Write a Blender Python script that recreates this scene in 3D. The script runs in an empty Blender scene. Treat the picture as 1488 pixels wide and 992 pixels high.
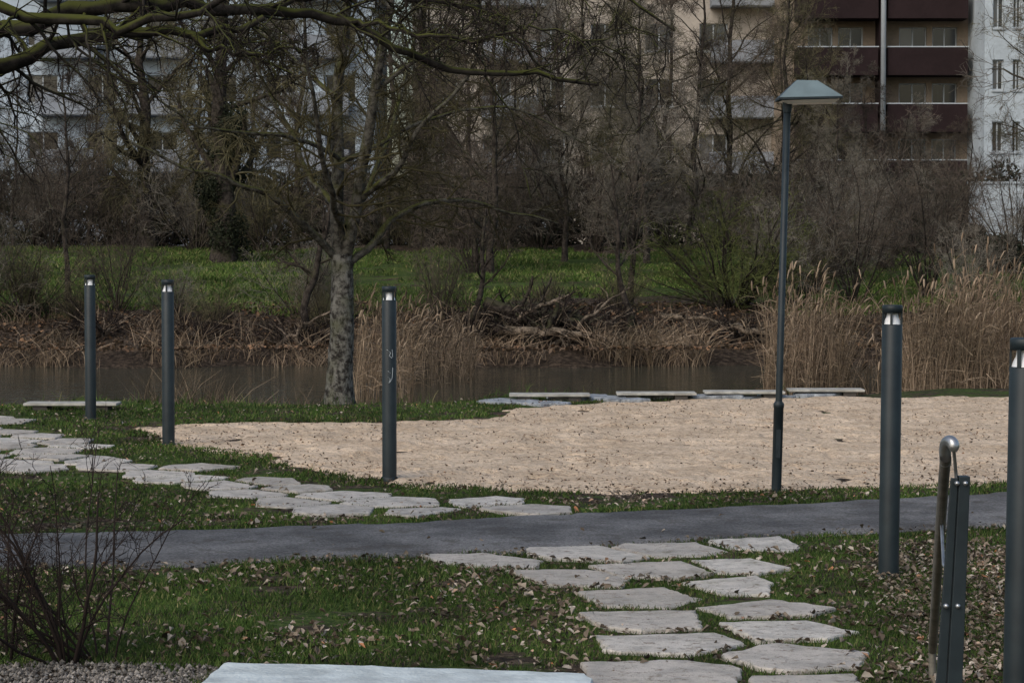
import bpy, math, numpy as np
from math import radians, sin, cos, pi
from mathutils import Vector
rng=np.random.default_rng(11)
S=bpy.context.scene
F=3513.0; CH=2.2; PA=math.atan(146/F)
# ---------------------------------------------------------------- survey helpers (photo measurements -> metres)
def ray(px,py):
    cx=(px-744)/F; cy=-(py-496)/F
    return np.array([cx, cos(PA)+cy*sin(PA), -sin(PA)+cy*cos(PA)])
def G(px,py,z=0.0):
    r=ray(px,py); t=(z-CH)/r[2]; p=r*t; p[2]=z; return p
def D(px,py,d):
    r=ray(px,py); p=r*(d/r[1]); p[2]+=CH; return p
# ---------------------------------------------------------------- noise
_tab=np.random.default_rng(3).random((256,256))
def vnoise(x,y):
    x=np.asarray(x,float); y=np.asarray(y,float)
    xi=np.floor(x).astype(int); yi=np.floor(y).astype(int); fx=x-xi; fy=y-yi
    fx=fx*fx*(3-2*fx); fy=fy*fy*(3-2*fy)
    a=_tab[xi&255,yi&255]; b=_tab[(xi+1)&255,yi&255]; c=_tab[xi&255,(yi+1)&255]; d=_tab[(xi+1)&255,(yi+1)&255]
    return (a*(1-fx)+b*fx)*(1-fy)+(c*(1-fx)+d*fx)*fy
def fbm(x,y,o=4):
    s=0;a=.5
    for i in range(o):
        s=s+a*vnoise(x*2**i+17*i,y*2**i+5*i); a*=.5
    return s
def sm(a,b,x):
    t=np.clip((np.asarray(x,float)-a)/(b-a),0,1); return t*t*(3-2*t)
# ---------------------------------------------------------------- terrain height
def yn(x): return 32.5+2.0*sm(-1.2,0.3,x)+1.6*sm(4.6,6.5,x)+.3*(vnoise(np.asarray(x)*.9,3.3)-.5)
def ye(x): return 49.3+2.2*(vnoise(np.asarray(x)*.25,9.1)-.5)
def zf(x,y):
    x=np.asarray(x,float); y=np.asarray(y,float)
    near=-1.0*sm(0,1.5,y-yn(x))
    far=np.interp(y-ye(x),[-2,0,1.6,5.5,45,60],[-1.0,-.36,.05,.6,1.97,2.0])
    n=(fbm(x*.7,y*.7)-.5)
    amp=np.where(y<yn(x),.03,np.where(y<ye(x)+8,.34,.30))
    z=np.where(y<42,near,far)
    return z+n*amp
# ---------------------------------------------------------------- mesh helper
def mkmesh(name,parts,mats,smooth=True,parent=None,attr=None):
    vs=[];off=0;loops=[];starts=[];mi=[];ls=0
    for p in parts:
        V,Fc=p[0],p[1]; m=p[2] if len(p)>2 else 0
        V=np.asarray(V,float).reshape(-1,3)
        vs.append(V)
        if isinstance(Fc,np.ndarray):
            Fc=Fc.reshape(-1,Fc.shape[-1]); k=Fc.shape[1]; n=len(Fc)
            loops.append((Fc+off).ravel()); starts.append(ls+np.arange(n)*k); ls+=n*k; mi.append(np.full(n,m))
        else:
            for f in Fc:
                loops.append(np.array(f)+off); starts.append(np.array([ls])); ls+=len(f); mi.append(np.array([m]))
        off+=len(V)
    V=np.concatenate(vs); L=np.concatenate(loops).astype(np.int32); St=np.concatenate(starts).astype(np.int32); M=np.concatenate(mi).astype(np.int32)
    me=bpy.data.meshes.new(name)
    me.vertices.add(len(V)); me.vertices.foreach_set('co',V.astype(np.float32).ravel())
    me.loops.add(len(L)); me.loops.foreach_set('vertex_index',L)
    me.polygons.add(len(St)); me.polygons.foreach_set('loop_start',St)
    me.polygons.foreach_set('material_index',M)
    me.update(calc_edges=True); me.validate()
    me.polygons.foreach_set('use_smooth',np.full(len(me.polygons),smooth))
    for m in mats: me.materials.append(m)
    if attr:
        for k,a in attr.items():
            at=me.attributes.new(k,'FLOAT','POINT'); at.data.foreach_set('value',a.astype(np.float32).ravel())
    ob=bpy.data.objects.new(name,me); S.collection.objects.link(ob)
    if parent: ob.parent=parent
    return ob
def empty(name,loc=(0,0,0)):
    e=bpy.data.objects.new(name,None); e.location=loc; e.empty_display_size=.2; S.collection.objects.link(e); return e
def boxp(x0,x1,y0,y1,z0,z1,m=0):
    V=[(x0,y0,z0),(x1,y0,z0),(x1,y1,z0),(x0,y1,z0),(x0,y0,z1),(x1,y0,z1),(x1,y1,z1),(x0,y1,z1)]
    Fc=np.array([(0,3,2,1),(4,5,6,7),(0,1,5,4),(1,2,6,5),(2,3,7,6),(3,0,4,7)])
    return (np.array(V),Fc,m)
def lathe(prof,n=32,m=0,c=(0,0)):
    prof=np.array(prof,float); a=np.arange(n)*2*pi/n; K=len(prof)
    V=np.stack([prof[:,0,None]*np.cos(a)+c[0],prof[:,0,None]*np.sin(a)+c[1],np.repeat(prof[:,1,None],n,1)],-1).reshape(-1,3)
    k,j=np.meshgrid(np.arange(K-1),np.arange(n),indexing='ij'); j2=(j+1)%n
    Fc=np.stack([k*n+j,k*n+j2,(k+1)*n+j2,(k+1)*n+j],-1).reshape(-1,4)
    return (V,Fc,m)
def nrm(v): return v/np.maximum(np.linalg.norm(v,axis=-1,keepdims=True),1e-9)
def tubes(P,R,n,m=0,rough=0):
    N,K,_=P.shape
    T=nrm(np.gradient(P,axis=1)); mean=nrm(T.mean(1))
    if n==2:   # flat twig ribbon with random roll
        q=rng.standard_normal((N,1,3)); U=nrm(np.cross(T,q))*R[...,None]
        V=np.stack([P-U,P+U],2); i,k=np.meshgrid(np.arange(N),np.arange(K-1),indexing='ij'); b=(i*K+k)*2
        return (V.reshape(-1,3),np.stack([b,b+1,b+3,b+2],-1).reshape(-1,4),m)
    ref=np.where(np.abs(mean[:,2:3])>.8,np.array([[1.,.02,0]]),np.array([[0,0.03,1.]]))[:,None,:]
    U=nrm(np.cross(T,ref)); W=np.cross(T,U); a=np.arange(n)*2*pi/n
    RR=R[:,:,None]*(1+rough*rng.standard_normal((N,K,n))) if rough else np.repeat(R[:,:,None],n,2)
    V=P[:,:,None,:]+RR[...,None]*(np.cos(a)[:,None]*U[:,:,None,:]+np.sin(a)[:,None]*W[:,:,None,:])
    i,k,j=np.meshgrid(np.arange(N),np.arange(K-1),np.arange(n),indexing='ij'); j2=(j+1)%n
    b=(i*K+k)*n; b2=b+n
    Fc=np.stack([b+j,b+j2,b2+j2,b2+j],-1).reshape(-1,4)
    return (V.reshape(-1,3),Fc,m)
def resample(pts,K,wob=0):
    pts=np.array(pts,float); d=np.r_[0,np.cumsum(np.linalg.norm(np.diff(pts,axis=0),axis=1))]
    t=np.linspace(0,d[-1],K); P=np.stack([np.interp(t,d,pts[:,i]) for i in range(3)],-1)
    Q=P.copy()
    Q[1:-1]=.25*P[:-2]+.5*P[1:-1]+.25*P[2:]
    if wob: Q[1:]+=rng.standard_normal(Q[1:].shape)*wob
    return Q
def spawn(P,R,m,t0,t1,a0,a1,ratio,K,grav=0.,wob=.12,rr=.65,tip=.35,minr=.004,lo=.65,taperlen=.45,maxr=9):
    N,KP,_=P.shape
    L=np.linalg.norm(np.diff(P,axis=1),axis=2).sum(1)
    t=(np.arange(m)[None,:]+rng.random((N,m)))/m; t=t0+(t1-t0)*t
    f=t*(KP-1); i=np.clip(f.astype(int),0,KP-2); fr=(f-i)[...,None]; n=np.arange(N)[:,None]
    B=P[n,i]*(1-fr)+P[n,i+1]*fr; T=nrm(P[n,i+1]-P[n,i]); r=(R[n,i]*(1-fr[...,0])+R[n,i+1]*fr[...,0])
    q=rng.standard_normal(T.shape); perp=nrm(q-(q*T).sum(-1,keepdims=True)*T)
    an=np.radians(a0+(a1-a0)*rng.random(t.shape))[...,None]
    d=nrm(np.cos(an)*T+np.sin(an)*perp)
    LL=L[:,None]*ratio*(lo+(1-lo)*rng.random(t.shape))*(1-taperlen*(t-t0)/(t1-t0+1e-6))
    B=B.reshape(-1,3); d=d.reshape(-1,3); LL=LL.ravel(); M=len(LL)
    out=np.zeros((M,K,3)); out[:,0]=B; st=(LL/(K-1))[:,None]
    for k in range(1,K):
        d=d+wob*rng.standard_normal(d.shape); d[:,2]+=grav; d=nrm(d)
        out[:,k]=out[:,k-1]+d*st
    r0=np.clip(r.ravel()*rr,minr,maxr)
    Ro=r0[:,None]*np.linspace(1,tip,K)[None,:]; Ro=np.maximum(Ro,minr*.6)
    return out,Ro
# ---------------------------------------------------------------- materials
def mat(name,rough=.8,spec=.3,metal=0):
    m=bpy.data.materials.new(name); m.use_nodes=True; nt=m.node_tree; b=nt.nodes['Principled BSDF']
    b.inputs['Roughness'].default_value=rough; b.inputs['Specular IOR Level'].default_value=spec; b.inputs['Metallic'].default_value=metal
    return m,nt,b
def N(nt,t,**kw):
    n=nt.nodes.new(t)
    for k,v in kw.items():
        if k in n.inputs.keys(): n.inputs[k].default_value=v
        else: setattr(n,k,v)
    return n
def ramp(nt,fac,stops):
    r=N(nt,'ShaderNodeValToRGB'); e=r.color_ramp.elements
    while len(e)<len(stops): e.new(.5)
    for i,(p,c) in enumerate(stops):
        e[i].position=p; e[i].color=(*c,1) if len(c)==3 else c
    nt.links.new(fac,r.inputs[0]); return r.outputs[0]
def noise(nt,scale,detail=4,rough=.55,vec=None,out='Fac'):
    n=N(nt,'ShaderNodeTexNoise'); n.inputs['Scale'].default_value=scale; n.inputs['Detail'].default_value=detail; n.inputs['Roughness'].default_value=rough
    if vec is None:
        g=N(nt,'ShaderNodeNewGeometry'); vec=g.outputs['Position']
    nt.links.new(vec,n.inputs['Vector']); return n.outputs[out]
def mix(nt,f,a,b,mode='MIX'):
    n=N(nt,'ShaderNodeMix'); n.data_type='RGBA'; n.blend_type=mode
    for s,v in ((n.inputs[0],f),(n.inputs[6],a),(n.inputs[7],b)):
        if isinstance(v,bpy.types.NodeSocket): nt.links.new(v,s)
        elif isinstance(v,(int,float)): s.default_value=v
        else: s.default_value=(*v,1)
    return n.outputs[2]
def bump(nt,b,h,st,dist=.02):
    n=N(nt,'ShaderNodeBump'); n.inputs['Strength'].default_value=st; n.inputs['Distance'].default_value=dist
    nt.links.new(h,n.inputs['Height']); nt.links.new(n.outputs[0],b.inputs['Normal'])
def simple(name,c,rough=.7,var=.25,scale=6,bs=.2,spec=.3,metal=0,bd=.01):
    m,nt,b=mat(name,rough,spec,metal)
    f=noise(nt,scale,4); c=np.array(c)
    nt.links.new(ramp(nt,f,[(.35,tuple(c*(1-var))),(.65,tuple(np.minimum(c*(1+var),1)))]),b.inputs['Base Color'])
    if bs>.05: bump(nt,b,noise(nt,scale*6,2),bs,bd)
    return m
def island(name,stops,rough=.8,spec=.15,big=1.0):
    m,nt,b=mat(name,rough,spec); g=N(nt,'ShaderNodeNewGeometry')
    c=ramp(nt,g.outputs['Random Per Island'],stops)
    c=mix(nt,.8,c,ramp(nt,noise(nt,.7*big,1),[(.35,(.55,.55,.5)),(.65,(1.35,1.3,1.25))]),'MULTIPLY')
    nt.links.new(c,b.inputs['Base Color']); return m
def bark(name,c0,c1,moss=(.09,.10,.02),mossamt=.5,scale=8,bmp=True):
    m,nt,b=mat(name,.9,.12)
    col=ramp(nt,noise(nt,scale,4,.7),[(.40,c0),(.60,c1)])
    g=N(nt,'ShaderNodeNewGeometry'); s=N(nt,'ShaderNodeSeparateXYZ'); nt.links.new(g.outputs['Normal'],s.inputs[0])
    f=N(nt,'ShaderNodeMath',operation='MULTIPLY_ADD'); nt.links.new(s.outputs['Z'],f.inputs[0]); f.inputs[1].default_value=.4
    nt.links.new(noise(nt,3,2),f.inputs[2])
    ff=ramp(nt,f.outputs[0],[(.55,(0,0,0)),(.8,(mossamt,)*3)])
    nt.links.new(mix(nt,ff,col,moss),b.inputs['Base Color'])
    if bmp: bump(nt,b,noise(nt,scale*4,3,.7),.9,.03)
    return m

M={}
# ground
m,nt,b=mat('ground_grass_and_litter',.95,.1); M['ground']=m
at=N(nt,'ShaderNodeAttribute',attribute_name='litter')
g1=ramp(nt,noise(nt,14,5,.7),[(.35,(.024,.038,.010)),(.5,(.052,.080,.021)),(.65,(.10,.12,.045))])
big=ramp(nt,noise(nt,.35,4,.6),[(.38,(.65,.7,.55)),(.55,(1.1,1.15,.95)),(.68,(1.7,1.4,1.2))])
g1=mix(nt,1,g1,big,'MULTIPLY')
l1=ramp(nt,noise(nt,9,5,.75),[(.36,(.016,.012,.009)),(.5,(.055,.041,.029)),(.65,(.15,.11,.08))])
ad=N(nt,'ShaderNodeMath',operation='MULTIPLY_ADD'); nt.links.new(noise(nt,1.6,4,.7),ad.inputs[0]); ad.inputs[1].default_value=1.3; nt.links.new(at.outputs['Fac'],ad.inputs[2])
fa=ramp(nt,ad.outputs[0],[(.9,(0,0,0)),(1.15,(1,1,1))])
nt.links.new(mix(nt,fa,g1,l1),b.inputs['Base Color']); bump(nt,b,noise(nt,30,3,.8),1,.04)
# asphalt
m,nt,b=mat('asphalt',.8,.2); M['asphalt']=m
c=ramp(nt,noise(nt,.9,6,.7),[(.40,(.085,.082,.080)),(.50,(.13,.126,.123)),(.62,(.19,.185,.18))])
c=mix(nt,1,c,ramp(nt,noise(nt,45,3,.8),[(.40,(.6,.6,.6)),(.60,(1.35,1.35,1.35))]),'MULTIPLY')
c=mix(nt,ramp(nt,noise(nt,3,6,.8),[(.53,(0,0,0)),(.61,(.6,.6,.6))]),c,(.065,.055,.043))
nt.links.new(c,b.inputs['Base Color']); bump(nt,b,noise(nt,70,2,.8),.7,.015)
# sand
m,nt,b=mat('sand',.95,.1); M['sand']=m
c=ramp(nt,noise(nt,1.2,6,.7),[(.38,(.50,.385,.27)),(.62,(.68,.54,.395))])
c=mix(nt,1,c,ramp(nt,noise(nt,16,4,.8),[(.38,(.66,.63,.61)),(.53,(1.05,1.05,1.05))]),'MULTIPLY')
mp=N(nt,'ShaderNodeMapping'); mp.inputs['Scale'].default_value=(1,.5,1); gg=N(nt,'ShaderNodeNewGeometry'); nt.links.new(gg.outputs['Position'],mp.inputs[0])
c=mix(nt,ramp(nt,noise(nt,8,5,.85,mp.outputs[0]),[(.57,(0,0,0)),(.62,(.7,.7,.7))]),c,(.21,.155,.105))
nt.links.new(c,b.inputs['Base Color']); bump(nt,b,noise(nt,14,3,.7),.8,.05)
# stone slab
m,nt,b=mat('limestone_slab',.85,.2); M['slab']=m
g=N(nt,'ShaderNodeNewGeometry')
c=ramp(nt,g.outputs['Random Per Island'],[(0,(.47,.435,.39)),(.5,(.57,.53,.485)),(1,(.65,.615,.565))])
c=mix(nt,1,c,ramp(nt,noise(nt,3.5,5,.7),[(.36,(.72,.72,.71)),(.58,(1.08,1.07,1.05))]),'MULTIPLY')
c=mix(nt,ramp(nt,noise(nt,15,5,.85),[(.55,(0,0,0)),(.60,(.7,.7,.7))]),c,(.20,.155,.115))
c=mix(nt,ramp(nt,noise(nt,2.0,5,.75),[(.57,(0,0,0)),(.70,(.5,.5,.5))]),c,(.16,.155,.09))
nt.links.new(c,b.inputs['Base Color']); bump(nt,b,noise(nt,15,5,.85),1,.035)
M['kerb']=simple('pale_concrete',(.50,.55,.55),.8,.2,5,.5,bd=.02)
M['bankstone']=simple('bank_limestone',(.27,.29,.31),.85,.4,5,.8,bd=.03)
M['blockdark']=simple('dark_block',(.06,.055,.05),.9)
M['plank']=simple('weathered_plank',(.36,.35,.315),.8,.25,7,.3)
M['gravel']=island('gravel',[(0,(.06,.056,.052)),(.5,(.15,.14,.13)),(1,(.32,.30,.28))],.9)
M['grass']=island('grass_blades',[(0,(.018,.036,.008)),(.45,(.042,.084,.016)),(.85,(.080,.128,.032)),(1,(.19,.165,.085))])
M['lawn']=island('lawn_blades',[(0,(.026,.050,.010)),(.45,(.058,.105,.020)),(.78,(.10,.145,.036)),(1,(.22,.20,.10))],big=.35)
M['leaf']=island('dead_leaves',[(0,(.05,.038,.028)),(.4,(.13,.105,.08)),(.75,(.25,.21,.17)),(.95,(.42,.38,.33)),(1,(.34,.15,.07))])
M['debris']=island('sand_debris',[(0,(.04,.03,.02)),(.7,(.12,.085,.06)),(1,(.22,.13,.075))])
M['reed']=island('dry_reed',[(0,(.08,.058,.04)),(.5,(.19,.142,.10)),(1,(.35,.275,.20))])
M['deadgrass']=island('dead_grass',[(0,(.035,.026,.019)),(.5,(.10,.077,.056)),(1,(.26,.205,.15))])
M['hedge']=island('evergreen_foliage',[(0,(.010,.013,.008)),(.6,(.022,.028,.015)),(1,(.045,.05,.03))])
M['bark_main']=bark('bark_grey',(.028,.025,.022),(.19,.185,.165),(.06,.066,.02),.7,scale=12)
M['bark_limb']=bark('bark_limb',(.020,.018,.015),(.10,.095,.08),(.075,.08,.02),.8,scale=10)
M['bark_oak']=bark('bark_mossy',(.010,.009,.008),(.035,.031,.026),(.065,.072,.016),.85,bmp=False)
M['bark_dark']=bark('bark_dark',(.016,.013,.011),(.060,.050,.042),(.04,.045,.016),.5,bmp=False)
M['log']=bark('dead_wood',(.04,.032,.025),(.24,.19,.145),(.07,.06,.03),.2)
def twigmat(n,c):
    m,nt,b=mat(n,.9,.1); nt.links.new(ramp(nt,noise(nt,.5,1),[(.38,tuple(np.array(c)*.6)),(.62,tuple(np.array(c)*1.4))]),b.inputs['Base Color']); return m
M['twig']=twigmat('twig_brown',(.080,.065,.052)); M['twig_ol']=twigmat('twig_olive',(.100,.090,.053)); M['twig_gr']=twigmat('twig_grey',(.135,.122,.100)); M['twig_dk']=twigmat('twig_dark',(.024,.018,.016)); M['twig_moss']=twigmat('twig_moss',(.045,.040,.020))
M['twig_green']=twigmat('twig_green',(.075,.085,.030))
# metals
m,nt,b=mat('slate_powder_coat',.5,.35); M['slate']=m
nt.links.new(ramp(nt,noise(nt,5,4,.7),[(.35,(.011,.018,.022)),(.65,(.018,.028,.033))]),b.inputs['Base Color'])
M['steel']=simple('galvanised_steel',(.42,.43,.44),.38,.25,12,.1,.5,.85)
M['brownsteel']=simple('weathered_rail',(.16,.15,.125),.5,.3,10,.2,.5,.4)
M['reflector']=simple('reflector',(.88,.90,.92),.3,.04,3,.0,.5,0)
M['hood']=simple('hood_metal',(.15,.20,.21),.4,.2,4,.05,.5,.2)
M['diff']=simple('diffuser',(.5,.49,.44),.4,.1,4,.0,.5)
M['white']=simple('white_paint',(.5,.55,.58),.5,.05)
m=bpy.data.materials.new('lens'); m.use_nodes=True; nt=m.node_tree; nt.nodes.clear(); M['lens']=m
o=N(nt,'ShaderNodeOutputMaterial'); mx=N(nt,'ShaderNodeMixShader'); mx.inputs[0].default_value=.12
t=N(nt,'ShaderNodeBsdfTransparent'); gl=N(nt,'ShaderNodeBsdfGlossy'); gl.inputs['Roughness'].default_value=.05
nt.links.new(t.outputs[0],mx.inputs[1]); nt.links.new(gl.outputs[0],mx.inputs[2]); nt.links.new(mx.outputs[0],o.inputs[0])
# water
m,nt,b=mat('water',.07,.5); M['water']=m
b.inputs['Base Color'].default_value=(.045,.048,.034,1); b.inputs['IOR'].default_value=1.33
tc=N(nt,'ShaderNodeNewGeometry'); mp=N(nt,'ShaderNodeMapping'); mp.inputs['Scale'].default_value=(.8,1.6,1); nt.links.new(tc.outputs['Position'],mp.inputs[0])
bump(nt,b,noise(nt,2.6,3,.5,mp.outputs[0]),.4,.05)
# building mats
def wallm(n,c):
    m,nt,b=mat(n,.9,.15); c=np.array(c)
    a=ramp(nt,noise(nt,.35,5,.7),[(.38,tuple(c*.82)),(.62,tuple(c*1.08))]); nt.links.new(mix(nt,.5,a,ramp(nt,noise(nt,6,3,.7),[(.35,(.8,.8,.8)),(.65,(1.1,1.1,1.1))]),'MULTIPLY'),b.inputs['Base Color']); return m
M['wblue']=wallm('render_pale_blue',(.45,.53,.61)); M['wbeige']=wallm('render_beige',(.42,.38,.33)); M['wtan']=wallm('render_tan',(.31,.25,.19)); M['wwhite']=wallm('render_white',(.50,.56,.60))
M['maroon']=wallm('balcony_dark_brown',(.027,.017,.018)); M['wgrey']=wallm('render_grey',(.26,.285,.32))
m,nt,b=mat('window_glass',.12,.6); M['glass']=m
g=N(nt,'ShaderNodeNewGeometry'); nt.links.new(ramp(nt,g.outputs['Random Per Island'],[(0,(.010,.012,.015)),(.7,(.022,.026,.03)),(.9,(.06,.07,.08)),(1,(.15,.15,.15))]),b.inputs['Base Color'])
M['frame']=simple('window_frame',(.42,.46,.49),.5,.05,bs=0)

# ---------------------------------------------------------------- polygons
def poly(pts): return np.array([G(*p)[:2] for p in pts])
def sdf(P,x,y):
    x=np.asarray(x,float); y=np.asarray(y,float); dmin=np.full(x.shape,1e9); ins=np.zeros(x.shape,bool)
    n=len(P)
    for i in range(n):
        a=P[i]; b_=P[(i+1)%n]; e=b_-a; wx=x-a[0]; wy=y-a[1]
        t=np.clip((wx*e[0]+wy*e[1])/(e@e+1e-12),0,1); d=np.hypot(wx-e[0]*t,wy-e[1]*t); dmin=np.minimum(dmin,d)
        c=((a[1]>y)!=(b_[1]>y)); xs=a[0]+(y-a[1])*(e[0])/(e[1] if abs(e[1])>1e-12 else 1e-12); ins^=(c&(x<xs))
    return np.where(ins,dmin,-dmin)
asp=poly([(-500,842),(0,829),(250,821),(600,809),(740,803),(1000,786),(1270,771),(1460,764),(2100,748),(2100,702),(1460,716),(1140,735),(860,745),(560,762),(300,770),(0,778),(-500,786)])
sand=poly([(205,621),(260,616),(400,613),(560,613),(700,608),(740,596),(800,588),(900,583),(1100,579),(1260,576),(1460,578),(2000,580),(2000,690),(1460,699),(1300,705),(1130,712),(900,715),(700,710),(570,701),(480,685),(350,657),(250,646)])
slabreg=poly([(-300,592),(0,598),(60,626),(170,652),(240,668),(330,684),(480,701),(560,711),(700,724),(890,732),(870,745),(600,760),(440,754),(420,738),(290,715),(190,704),(100,689),(0,685),(-300,670)])
# ---------------------------------------------------------------- terrain
xs=np.unique(np.r_[np.linspace(-600,-40,15),np.linspace(-40,-16,25),np.arange(-16,16.01,.3),np.linspace(16,40,25),np.linspace(40,600,15)])
ys=np.unique(np.r_[np.linspace(-300,0,8),np.linspace(0,10,6),np.arange(10,60.01,.3),np.arange(60,125,1.5),np.linspace(125,900,12)])
X,Y=np.meshgrid(xs,ys); Z=zf(X,Y)
Z=np.where(sdf(asp,X,Y)>-.25,-.02,Z); Z=np.where(sdf(sand,X,Y)>-.3,-.02,Z); Z=np.where(sdf(slabreg,X,Y)>-.2,np.minimum(Z,0),Z)
e=Y-ye(X)
lit=sm(-4,-2,e)*(1-sm(4.0,7.5,e))*.85
lit=np.maximum(lit,np.exp(-((X-3.0)/3.2)**2)*sm(-3,0,e)*(1-sm(8,13,e))*.95)
lit=np.maximum(lit,sm(0.3,1.2,Y-yn(X))*(Y<42)*1.0)
lit=np.maximum(lit,sm(36,43,e)*.95)
lit=np.maximum(lit,np.where((e>6)&(e<40),.17+.3*(fbm(X*.15,Y*.12)-.45),0))
lit=np.maximum(lit,np.where(Y<yn(X),.28+.1*sm(14,11,Y),0))
lit=np.where((Y<30)&(sdf(sand,X,Y)>-.5),np.maximum(lit,.4),lit)
ny,nx=X.shape; i,j=np.meshgrid(np.arange(ny-1),np.arange(nx-1),indexing='ij')
Fc=np.stack([i*nx+j,i*nx+j+1,(i+1)*nx+j+1,(i+1)*nx+j],-1).reshape(-1,4)
mkmesh('ground',[(np.stack([X,Y,Z],-1),Fc)],[M['ground']],attr={'litter':lit})
def sheet(name,P,res,top,m,disp,edge=.12,en=.15):
    x0,y0=P.min(0)-.3; x1,y1=P.max(0)+.3
    xs=np.arange(x0,x1,res); ys=np.arange(y0,y1,res); X,Y=np.meshgrid(xs,ys)
    s=sdf(P,X,Y)+en*(fbm(X*2.5,Y*2.5)-.47)*2
    Z=-.05+(.05+top)*sm(-edge,edge,s)+disp(X,Y)*sm(0,.3,s)
    ny,nx=X.shape; i,j=np.meshgrid(np.arange(ny-1),np.arange(nx-1),indexing='ij'); keep=(s[:-1,:-1]>-.3)
    i=i[keep];j=j[keep]
    Fc=np.stack([i*nx+j,i*nx+j+1,(i+1)*nx+j+1,(i+1)*nx+j],-1)
    mkmesh(name,[(np.stack([X,Y,Z],-1),Fc)],[m])
sheet('asphalt_path',asp,.09,.018,M['asphalt'],lambda x,y:.010*(fbm(x,y)-.5),.06,.16)
def dents(x,y):
    z=.075*(fbm(x*2.6,y*2.6,3)-.5)
    c=vnoise(x*5.2+3,y*4.1); z-=.035*sm(.66,.85,c); z+=.012*sm(.45,.62,c)
    return z
sheet('sand_area',sand,.055,.012,M['sand'],dents,.15,.45)
# water
mkmesh('river',[(np.array([(-300,30,-.35),(300,30,-.35),(300,53,-.35),(-300,53,-.35)]),np.array([[0,1,2,3]]))],[M['water']])
# ---------------------------------------------------------------- slabs
slabs=[]
def clip(pl,n,c):
    out=[]
    for k in range(len(pl)):
        a=pl[k]; b_=pl[(k+1)%len(pl)]; da=a@n-c; db=b_@n-c
        if da<=0: out.append(a)
        if da*db<0: out.append(a+(b_-a)*da/(da-db))
    return out
def voro(P,size,gap):
    x0,y0=P.min(0)-1; x1,y1=P.max(0)+1; s=[]
    r=0
    yy=y0
    while yy<y1:
        xx=x0+(size*.5 if r%2 else 0)
        while xx<x1:
            s.append((xx+rng.uniform(-.28,.28)*size,yy+rng.uniform(-.24,.24)*size)); xx+=size*1.1
        yy+=size*.85; r+=1
    s=np.array(s); ins=sdf(P,s[:,0],s[:,1])>.12
    for p in s[ins]:
        d=np.hypot(*(s-p).T); nb=s[(d<size*3)&(d>1e-6)]
        pl=[p+np.array(q)*size for q in ((-.60,-.58),(.60,-.58),(.60,.58),(-.60,.58))]
        g=gap*rng.uniform(.7,1.9)
        for q in nb:
            n=(q-p)/np.linalg.norm(q-p); pl=clip(pl,n,((p+q)/2)@n-g)
            if len(pl)<3: break
        if len(pl)>=3: slabs.append(np.array(pl))
voro(slabreg,.72,.045)
near=[[(1025,787),(1135,782),(1165,797),(1150,803),(1060,800)],
[(905,793),(1010,791),(1060,803),(1030,810),(950,812),(890,798)],
[(765,798),(870,795),(945,812),(905,820),(800,815),(765,808)],
[(612,808),(700,806),(790,817),(780,828),(700,826),(640,820)],
[(1005,815),(1090,814),(1150,828),(1100,836),(1040,834)],
[(855,825),(990,819),(1035,836),(990,843),(900,840)],
[(735,832),(850,829),(915,842),(905,856),(800,854)],
[(990,849),(1100,841),(1122,852),(1115,868),(1050,868)],
[(835,863),(965,856),(1020,872),(975,886),(875,883)],
[(1015,886),(1120,874),(1215,888),(1180,898),(1060,902)],
[(838,894),(1010,890),(1022,916),(930,920),(875,914)],
[(1045,909),(1170,905),(1245,922),(1200,932),(1100,935)],
[(868,928),(1040,922),(1087,938),(1000,955),(880,948)],
[(1045,955),(1130,938),(1262,952),(1250,974),(1150,980),(1100,975)],
[(845,968),(1000,964),(1082,978),(1070,1000),(860,1004)],
[(1092,987),(1240,982),(1262,1006),(1230,1028),(1100,1020)],
[(850,1012),(1060,1010),(1080,1040),(1000,1055),(860,1050)],[(1095,1032),(1235,1036),(1290,1060),(1120,1070)]]
for p in near: slabs.append(poly(p))
def slabmesh(pl,z=.03,th=.08,jit=.012):
    pl=np.array(pl); 
    a=0
    for k in range(len(pl)): a+=pl[k][0]*pl[(k+1)%len(pl)][1]-pl[(k+1)%len(pl)][0]*pl[k][1]
    if a<0: pl=pl[::-1]
    pts=[]
    for k in range(len(pl)):
        p=pl[k];q=pl[(k+1)%len(pl)]; n=max(2,int(np.linalg.norm(q-p)/.08))
        for t in range(n):
            v=p+(q-p)*t/n
            pts.append(v+rng.standard_normal(2)*jit)
    pts=np.array(pts); c=pts.mean(0); n=len(pts)
    d=pts-c; L=np.linalg.norm(d,axis=1,keepdims=True)
    r0=pts; r1=c+d*(1-.006/L); r2=c+d*(1-.03/L); zz=z+rng.uniform(-.006,.006); tl=rng.standard_normal(2)*.008
    lay=[]
    for r,h in ((r0,zz-th),(r0,zz-.012),(r1,zz-.003),(r2,zz)):
        lay.append(np.c_[r,h+(r-c)@tl+(rng.standard_normal(n)*.0015)])
    V=np.concatenate(lay); fs=[]
    for k in range(3):
        for j in range(n): fs.append((k*n+j,k*n+(j+1)%n,(k+1)*n+(j+1)%n,(k+1)*n+j))
    V=np.vstack([V,[c[0],c[1],zz]]); ci=len(V)-1
    for j in range(n): fs.append((3*n+j,3*n+(j+1)%n,ci))
    return (V,fs,0)
mkmesh('flagstone_path',[slabmesh(p,.022,jit=.009) for p in slabs],[M['slab']],smooth=False)
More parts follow.
